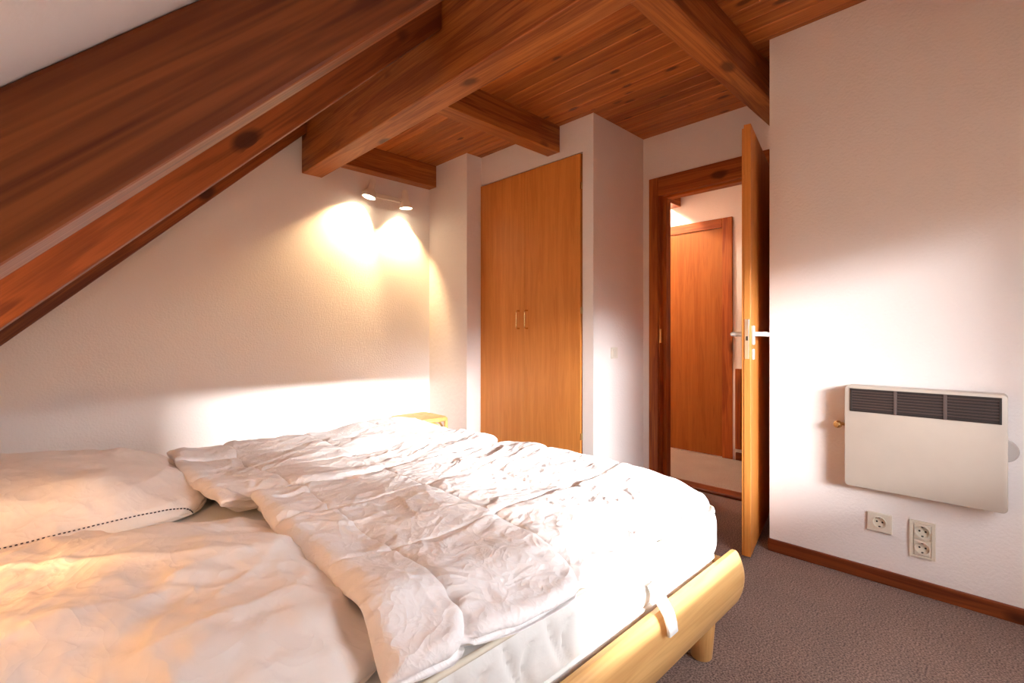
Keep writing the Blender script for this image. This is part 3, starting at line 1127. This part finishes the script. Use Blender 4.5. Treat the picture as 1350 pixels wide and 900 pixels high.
# ------------------------------------------------------------------ mattresses
def mattress(y0, y1, label, seed):
    base = (0.545, (y0 + y1) / 2, MZ0)
    o = thing("mattress", base, label, "mattress", "mattresses on the double bed")
    x0, x1 = BX0, BX1
    z0, z1 = MZ0 + 0.028, MZ1
    # outline walk around the four sides, quilted
    r = 0.05
    pts = []
    segs = []

    def walk(step=0.0075):
        out = []
        corners = [((x0 + r, y0), (x1 - r, y0), (x1 - r, y0 + r), -90), ((x1, y0 + r), (x1, y1 - r), (x1 - r, y1 - r), 0),
                   ((x1 - r, y1), (x0 + r, y1), (x0 + r, y1 - r), 90), ((x0, y1 - r), (x0, y0 + r), (x0 + r, y0 + r), 180)]
        for a, c, ctr, a0 in corners:
            L = math.hypot(c[0] - a[0], c[1] - a[1])
            n = int(L / step)
            dx, dy = (c[0] - a[0]) / L, (c[1] - a[1]) / L
            for k in range(n):
                out.append((a[0] + dx * L * k / n, a[1] + dy * L * k / n, dy, -dx))
            for k in range(8):
                an = math.radians(a0 + 90 * k / 8)
                out.append((ctr[0] + r * math.cos(an), ctr[1] + r * math.sin(an), math.cos(an), math.sin(an)))
        return out
    W = walk()
    s = 0.0
    arc = []
    for k, p in enumerate(W):
        if k:
            s += math.hypot(p[0] - W[k - 1][0], p[1] - W[k - 1][1])
        arc.append(s)
    nz = 22
    mb = MB()
    rings = []
    pitch = 0.118
    for i in range(nz + 1):
        v = i / nz
        z = z0 + (z1 - z0) * v
        ring = []
        prof = 0.013 * (1 - (2 * v - 1) ** 4)
        for (px, py, nx, ny), sa in zip(W, arc):
            # two families of arcs make the leaf shaped quilting
            c1 = sa / pitch + 0.42 * math.cos(math.pi * 0.5 * (1 - v) * 1.15) * 1.0
            c2 = sa / pitch * 1.0 - 0.30 * (v - 0.1) ** 2 - 0.25 + 0.30 * math.sin(math.pi * v)
            d1 = abs(c1 - round(c1)) * pitch
            d2 = abs(c2 - round(c2)) * pitch
            d = min(d1, d2 if v < 0.75 else 1)
            q = min(1.0, (d / 0.022)) ** 0.5
            off = prof * (0.05 + 1.0 * q)
            ring.append(mb.bm.verts.new((px + nx * off, py + ny * off, z)))
        rings.append(ring)
    n = len(W)
    for i in range(nz):
        for k in range(n):
            mb.bm.faces.new((rings[i][k], rings[i][(k + 1) % n], rings[i + 1][(k + 1) % n], rings[i + 1][k]))
    mb.bm.faces.new(rings[0][::-1])
    mb.bm.faces.new(rings[-1])
    bmesh.ops.recalc_face_normals(mb.bm, faces=mb.bm.faces)
    mb.build("mattress_body", M["ticking"], o, smooth=True, angle=50)
    sub = W[::3]
    MB().tube([(p[0] + p[2] * 0.004, p[1] + p[3] * 0.004, z1 - 0.002) for p in sub], 0.006, 10, closed=True).build("top_piping", M["piping"], o, smooth=True)
    MB().tube([(p[0] + p[2] * 0.003, p[1] + p[3] * 0.003, z0) for p in sub], 0.0055, 10, closed=True).build("bottom_piping", M["ticking"], o, smooth=True)
    mb = MB()
    ra = []
    for zz, oo in ((MZ0 - 0.006, -0.004), (MZ0 + 0.006, 0.001), (z0 - 0.008, 0.002), (z0 - 0.002, 0.0)):
        ra.append([mb.bm.verts.new((p[0] + p[2] * oo, p[1] + p[3] * oo, zz + 0.0014 * math.sin(k * 0.9))) for k, p in enumerate(sub)])
    m = len(sub)
    for i in range(3):
        for k in range(m):
            mb.bm.faces.new((ra[i][k], ra[i][(k + 1) % m], ra[i + 1][(k + 1) % m], ra[i + 1][k]))
    mb.bm.faces.new(ra[0][::-1])
    mb.bm.faces.new(ra[-1])
    bmesh.ops.recalc_face_normals(mb.bm, faces=mb.bm.faces)
    mb.build("bottom_border", M["white_fab"], o, smooth=True, angle=50)
    return o


mattress(BY0 + 0.002, BYM - 0.016, "white quilted mattress with cream piping on the near half of the bed", 1)
mattress(BYM + 0.016, BY1 - 0.002, "white mattress on the far half of the bed under the far duvet", 2)

# ------------------------------------------------------------------ duvets
def base_near(X, Y):
    z = MZ1 + 0.049 + 0.0 * X
    z = z - 0.036 * (1 - sstep(0.632, 0.76, Y))
    z = z + 0.012 * sstep(1.2, 1.42, X) + 0.022 * (1 - sstep(0.40, 0.52, X)) * sstep(0.66, 0.76, Y)
    z = z + 0.010 * (1 + np.sin(X * 9 + 1) * np.sin(Y * 7))
    return z


def base_far(X, Y):
    z = MZ1 + 0.036 + 0.0 * X
    z = z - 0.012 * sstep(2.30, 2.43, Y) + 0.022 * (1 - sstep(0.34, 0.46, X))
    z = z - 0.015 * sstep(1.38, 1.55, X) + 0.016 * sstep(0.9, 1.25, X)
    z = z + 0.010 * (1 + np.sin(X * 8) * np.sin(Y * 6 + 2))
    return z


def crease(P, seed, amp=0.0085):
    """sharp little folds of crumpled cotton pressed into the sheet along its normals"""
    X, Y = P[..., 0], P[..., 1]
    d = 0
    for q, (a, c, an, asp) in enumerate(((1.0, .085, .5, 2.6), (.9, .060, -.7, 2.6), (.75, .045, 1.3, 2.4), (.5, .030, 2.4, 2.2), (.35, .022, .1, 2.0))):
        n = warped_noise(X, Y, c, an, seed + 200 + q, asp)
        mod = 0.35 + 0.65 * np.clip(warped_noise(X, Y, .16, an + 1, seed + 300 + q, 1.2) + .4, 0, 1)
        r = np.exp(-np.abs(n) * 3.2)
        d = d + a * mod * r * (1 if q % 2 == 0 else -0.8)
    h, w = X.shape
    e = np.minimum(np.minimum(np.arange(h), np.arange(h)[::-1])[:, None], np.minimum(np.arange(w), np.arange(w)[::-1])[None, :])
    k = np.clip(e / 6.0, 0, 1)
    return P + normals(P) * (amp * d * k)[..., None]


def duvet(label, x0, x1, y0, y1, base, sx, sy, seed, edge, low_base, low, holder):
    P = quilt(x0, x1, y0, y1, base, sx, sy, slack=1.07, thick=0.030, seed=seed, edge=edge)
    P = crease(P, seed)
    mb = quilt_mesh(P, 0.010)
    o = mb.build("duvet", M["white_fab"], None, smooth=True, base=((x0 + x1) / 2, (y0 + y1) / 2, MZ1), subsurf=1)
    tag(o, label, "duvet", "duvets on the double bed")
    lx0, lx1, ly0, ly1 = low
    Q = quilt(lx0, lx1, ly0, ly1, low_base, [s for s in sx], [s for s in sy], slack=1.05, thick=0.022, seed=seed + 50, cell=0.010, iters=80)
    quilt_mesh(Q, 0.012).build("folded_layer", M["white_fab"], o, smooth=True, subsurf=1)
    return o


def edge_near(X, Y, u, v):
    X = X + 0.018 * np.sin(v * 5.0 + 0.6) * (1 - u) + 0.012 * np.sin(v * 9) * u - 0.095 * (1 - u) * (1 - v) ** 1.3
    Y = Y + 0.035 * v * u + 0.012 * np.sin(u * 7) * (1 - v) * u + 0.012 * np.sin(u * 6 + 1) * v
    return X, Y


def edge_far(X, Y, u, v):
    X = X + 0.015 * np.sin(v * 6 + 2) * (1 - u) - 0.02 * u * (v - .5) ** 2
    Y = Y + 0.010 * np.sin(u * 6) * v + (0.055 * u + 0.02 * np.sin(u * 6 + 1)) * (1 - v) ** 2
    return X, Y


def low_near(X, Y):
    return MZ1 + 0.020 + 0.0 * X


def low_far(X, Y):
    return MZ1 + 0.020 + 0.0 * X


duvet("crumpled white quilted duvet on the far half of the bed, beside the gable wall", 0.350, 1.500, 1.555, 2.425, base_far,
      (0.56, 0.90, 1.24), (1.82, 2.13), 21, edge_far, low_far, (0.470, 1.535, 1.555, 2.41), None)
duvet("crumpled white quilted duvet on the near half of the bed, over the quilted mattress", 0.440, 1.470, 0.630, 1.515, base_near,
      (0.58, 0.87, 1.16), (0.93, 1.25), 33, edge_near, low_near, (0.520, 1.540, 0.675, 1.515), None)


# ------------------------------------------------------------------ pillows
def pillow(label, cx, cy, z0, sx, sy, T, rotz, tilt, seed, stitch_edge, n=120):
    w = n
    h = int(n * sy / sx)
    slack = 1.03
    Lx, Ly = sx / (w - 1) * slack, sy / (h - 1) * slack
    U, V = np.meshgrid(np.linspace(-.5, .5, w), np.linspace(-.5, .5, h))
    env = (1 - (2 * np.abs(U)) ** 3.0) * (1 - (2 * np.abs(V)) ** 3.0)
    env = np.maximum(env, 0) ** 0.75
    nz = smooth_noise(h, w, 8, seed) + 0.7 * smooth_noise(h, w, 3, seed + 1)
    Pt = np.stack([U * sx, V * sy, 0.02 + 0.7 * T * env + 0.004 * nz], -1)
    Pb = np.stack([U * sx, V * sy, -0.02 * env], -1)
    lump = 1 + 0.10 * smooth_noise(h, w, 20, seed + 9)
    for it in range(300):
        Pt += normals(Pt) * 0.0006
        project(Pt, Lx, Ly, kb=0.04)
        cap = T * env * lump + 0.006
        over = Pt[..., 2] - cap
        Pt[..., 2] -= np.maximum(over, 0) * 0.4
        Pt[..., 2] = np.maximum(Pt[..., 2], 0.004)
        rim = 0.02
        for sl in ((0, slice(None)), (-1, slice(None)), (slice(None), 0), (slice(None), -1)):
            Pt[sl][..., 2] += (0.022 - Pt[sl][..., 2]) * 0.5
    Pt = crease(Pt, seed + 400, 0.0075 if stitch_edge == 2 else 0.004)
    fold = sum(a * (1 - 2 * np.abs(np.tanh(warped_noise(U * sx, V * sy, c, an, seed + 70 + q, 3.0))))
               for q, (a, c, an) in enumerate(((1, .085, .9), (.8, .06, -.4), (.5, .04, 1.7))))
    Pt = Pt + normals(Pt) * (0.0045 * fold * np.minimum(1, env * 3))[..., None]
    mb = MB()
    R = Matrix.Translation((cx, cy, z0)) @ Matrix.Rotation(rotz, 4, 'Z') @ Matrix.Rotation(tilt, 4, 'Y')
    Rn = np.array(R)

    def X(P):
        return P @ Rn[:3, :3].T + Rn[:3, 3]
    Pw = X(Pt)
    top = mb.grid(Pw)
    env2 = env
    Bt = Pt.copy()
    Bt[..., 2] = 0.022 - 0.022 * np.minimum(1, env * 4)
    Bw = X(Bt)
    bot = [[None] * w for _ in range(h)]
    for i in range(h):
        for j in range(w):
            if i in (0, h - 1) or j in (0, w - 1):
                bot[i][j] = top[i][j]
            else:
                bot[i][j] = mb.bm.verts.new(Bw[i, j])
    for i in range(h - 1):
        for j in range(w - 1):
            mb.bm.faces.new((bot[i][j], bot[i][j + 1], bot[i + 1][j + 1], bot[i + 1][j]))
    bmesh.ops.recalc_face_normals(mb.bm, faces=mb.bm.faces)
    o = mb.build("pillow", M["pillow_fab"], None, smooth=True, base=(cx, cy, z0), subsurf=1)
    tag(o, label, "pillow", "pillows at the head of the bed")
    # dark ladder stitching close to the seam nearest the viewer
    sb = MB()
    i = stitch_edge
    row = Pw[i]
    nrm = X(Pt + normals(Pt) * 0.003)[i]
    # resample by arc length
    d = np.linalg.norm(np.diff(row, axis=0), axis=1)
    s = np.concatenate([[0], np.cumsum(d)])
    for a in np.arange(0.01, s[-1] - 0.006, 0.0095):
        p = [np.interp(a, s, nrm[:, k]) for k in range(3)]
        q = [np.interp(a + 0.0048, s, nrm[:, k]) for k in range(3)]
        sb.tube([p, q], 0.0019, 6)
    sb.build("hem_stitching", M["thread"], o)
    return o


pillow("plump cream pillow with dark hem stitching on the far side, against the gable wall", -0.068, 2.095, MZ1 + 0.006, 0.80, 0.76, 0.135, 0.02, 0.0, 5, 4)
pillow("crumpled cream pillow on the near side, at the bottom left", -0.008, 1.105, MZ1 + 0.006, 0.82, 0.79, 0.125, -0.02, 0.0, 8, 2)

for o in scene.objects:
    if "_b" in o:
        del o["_b"]
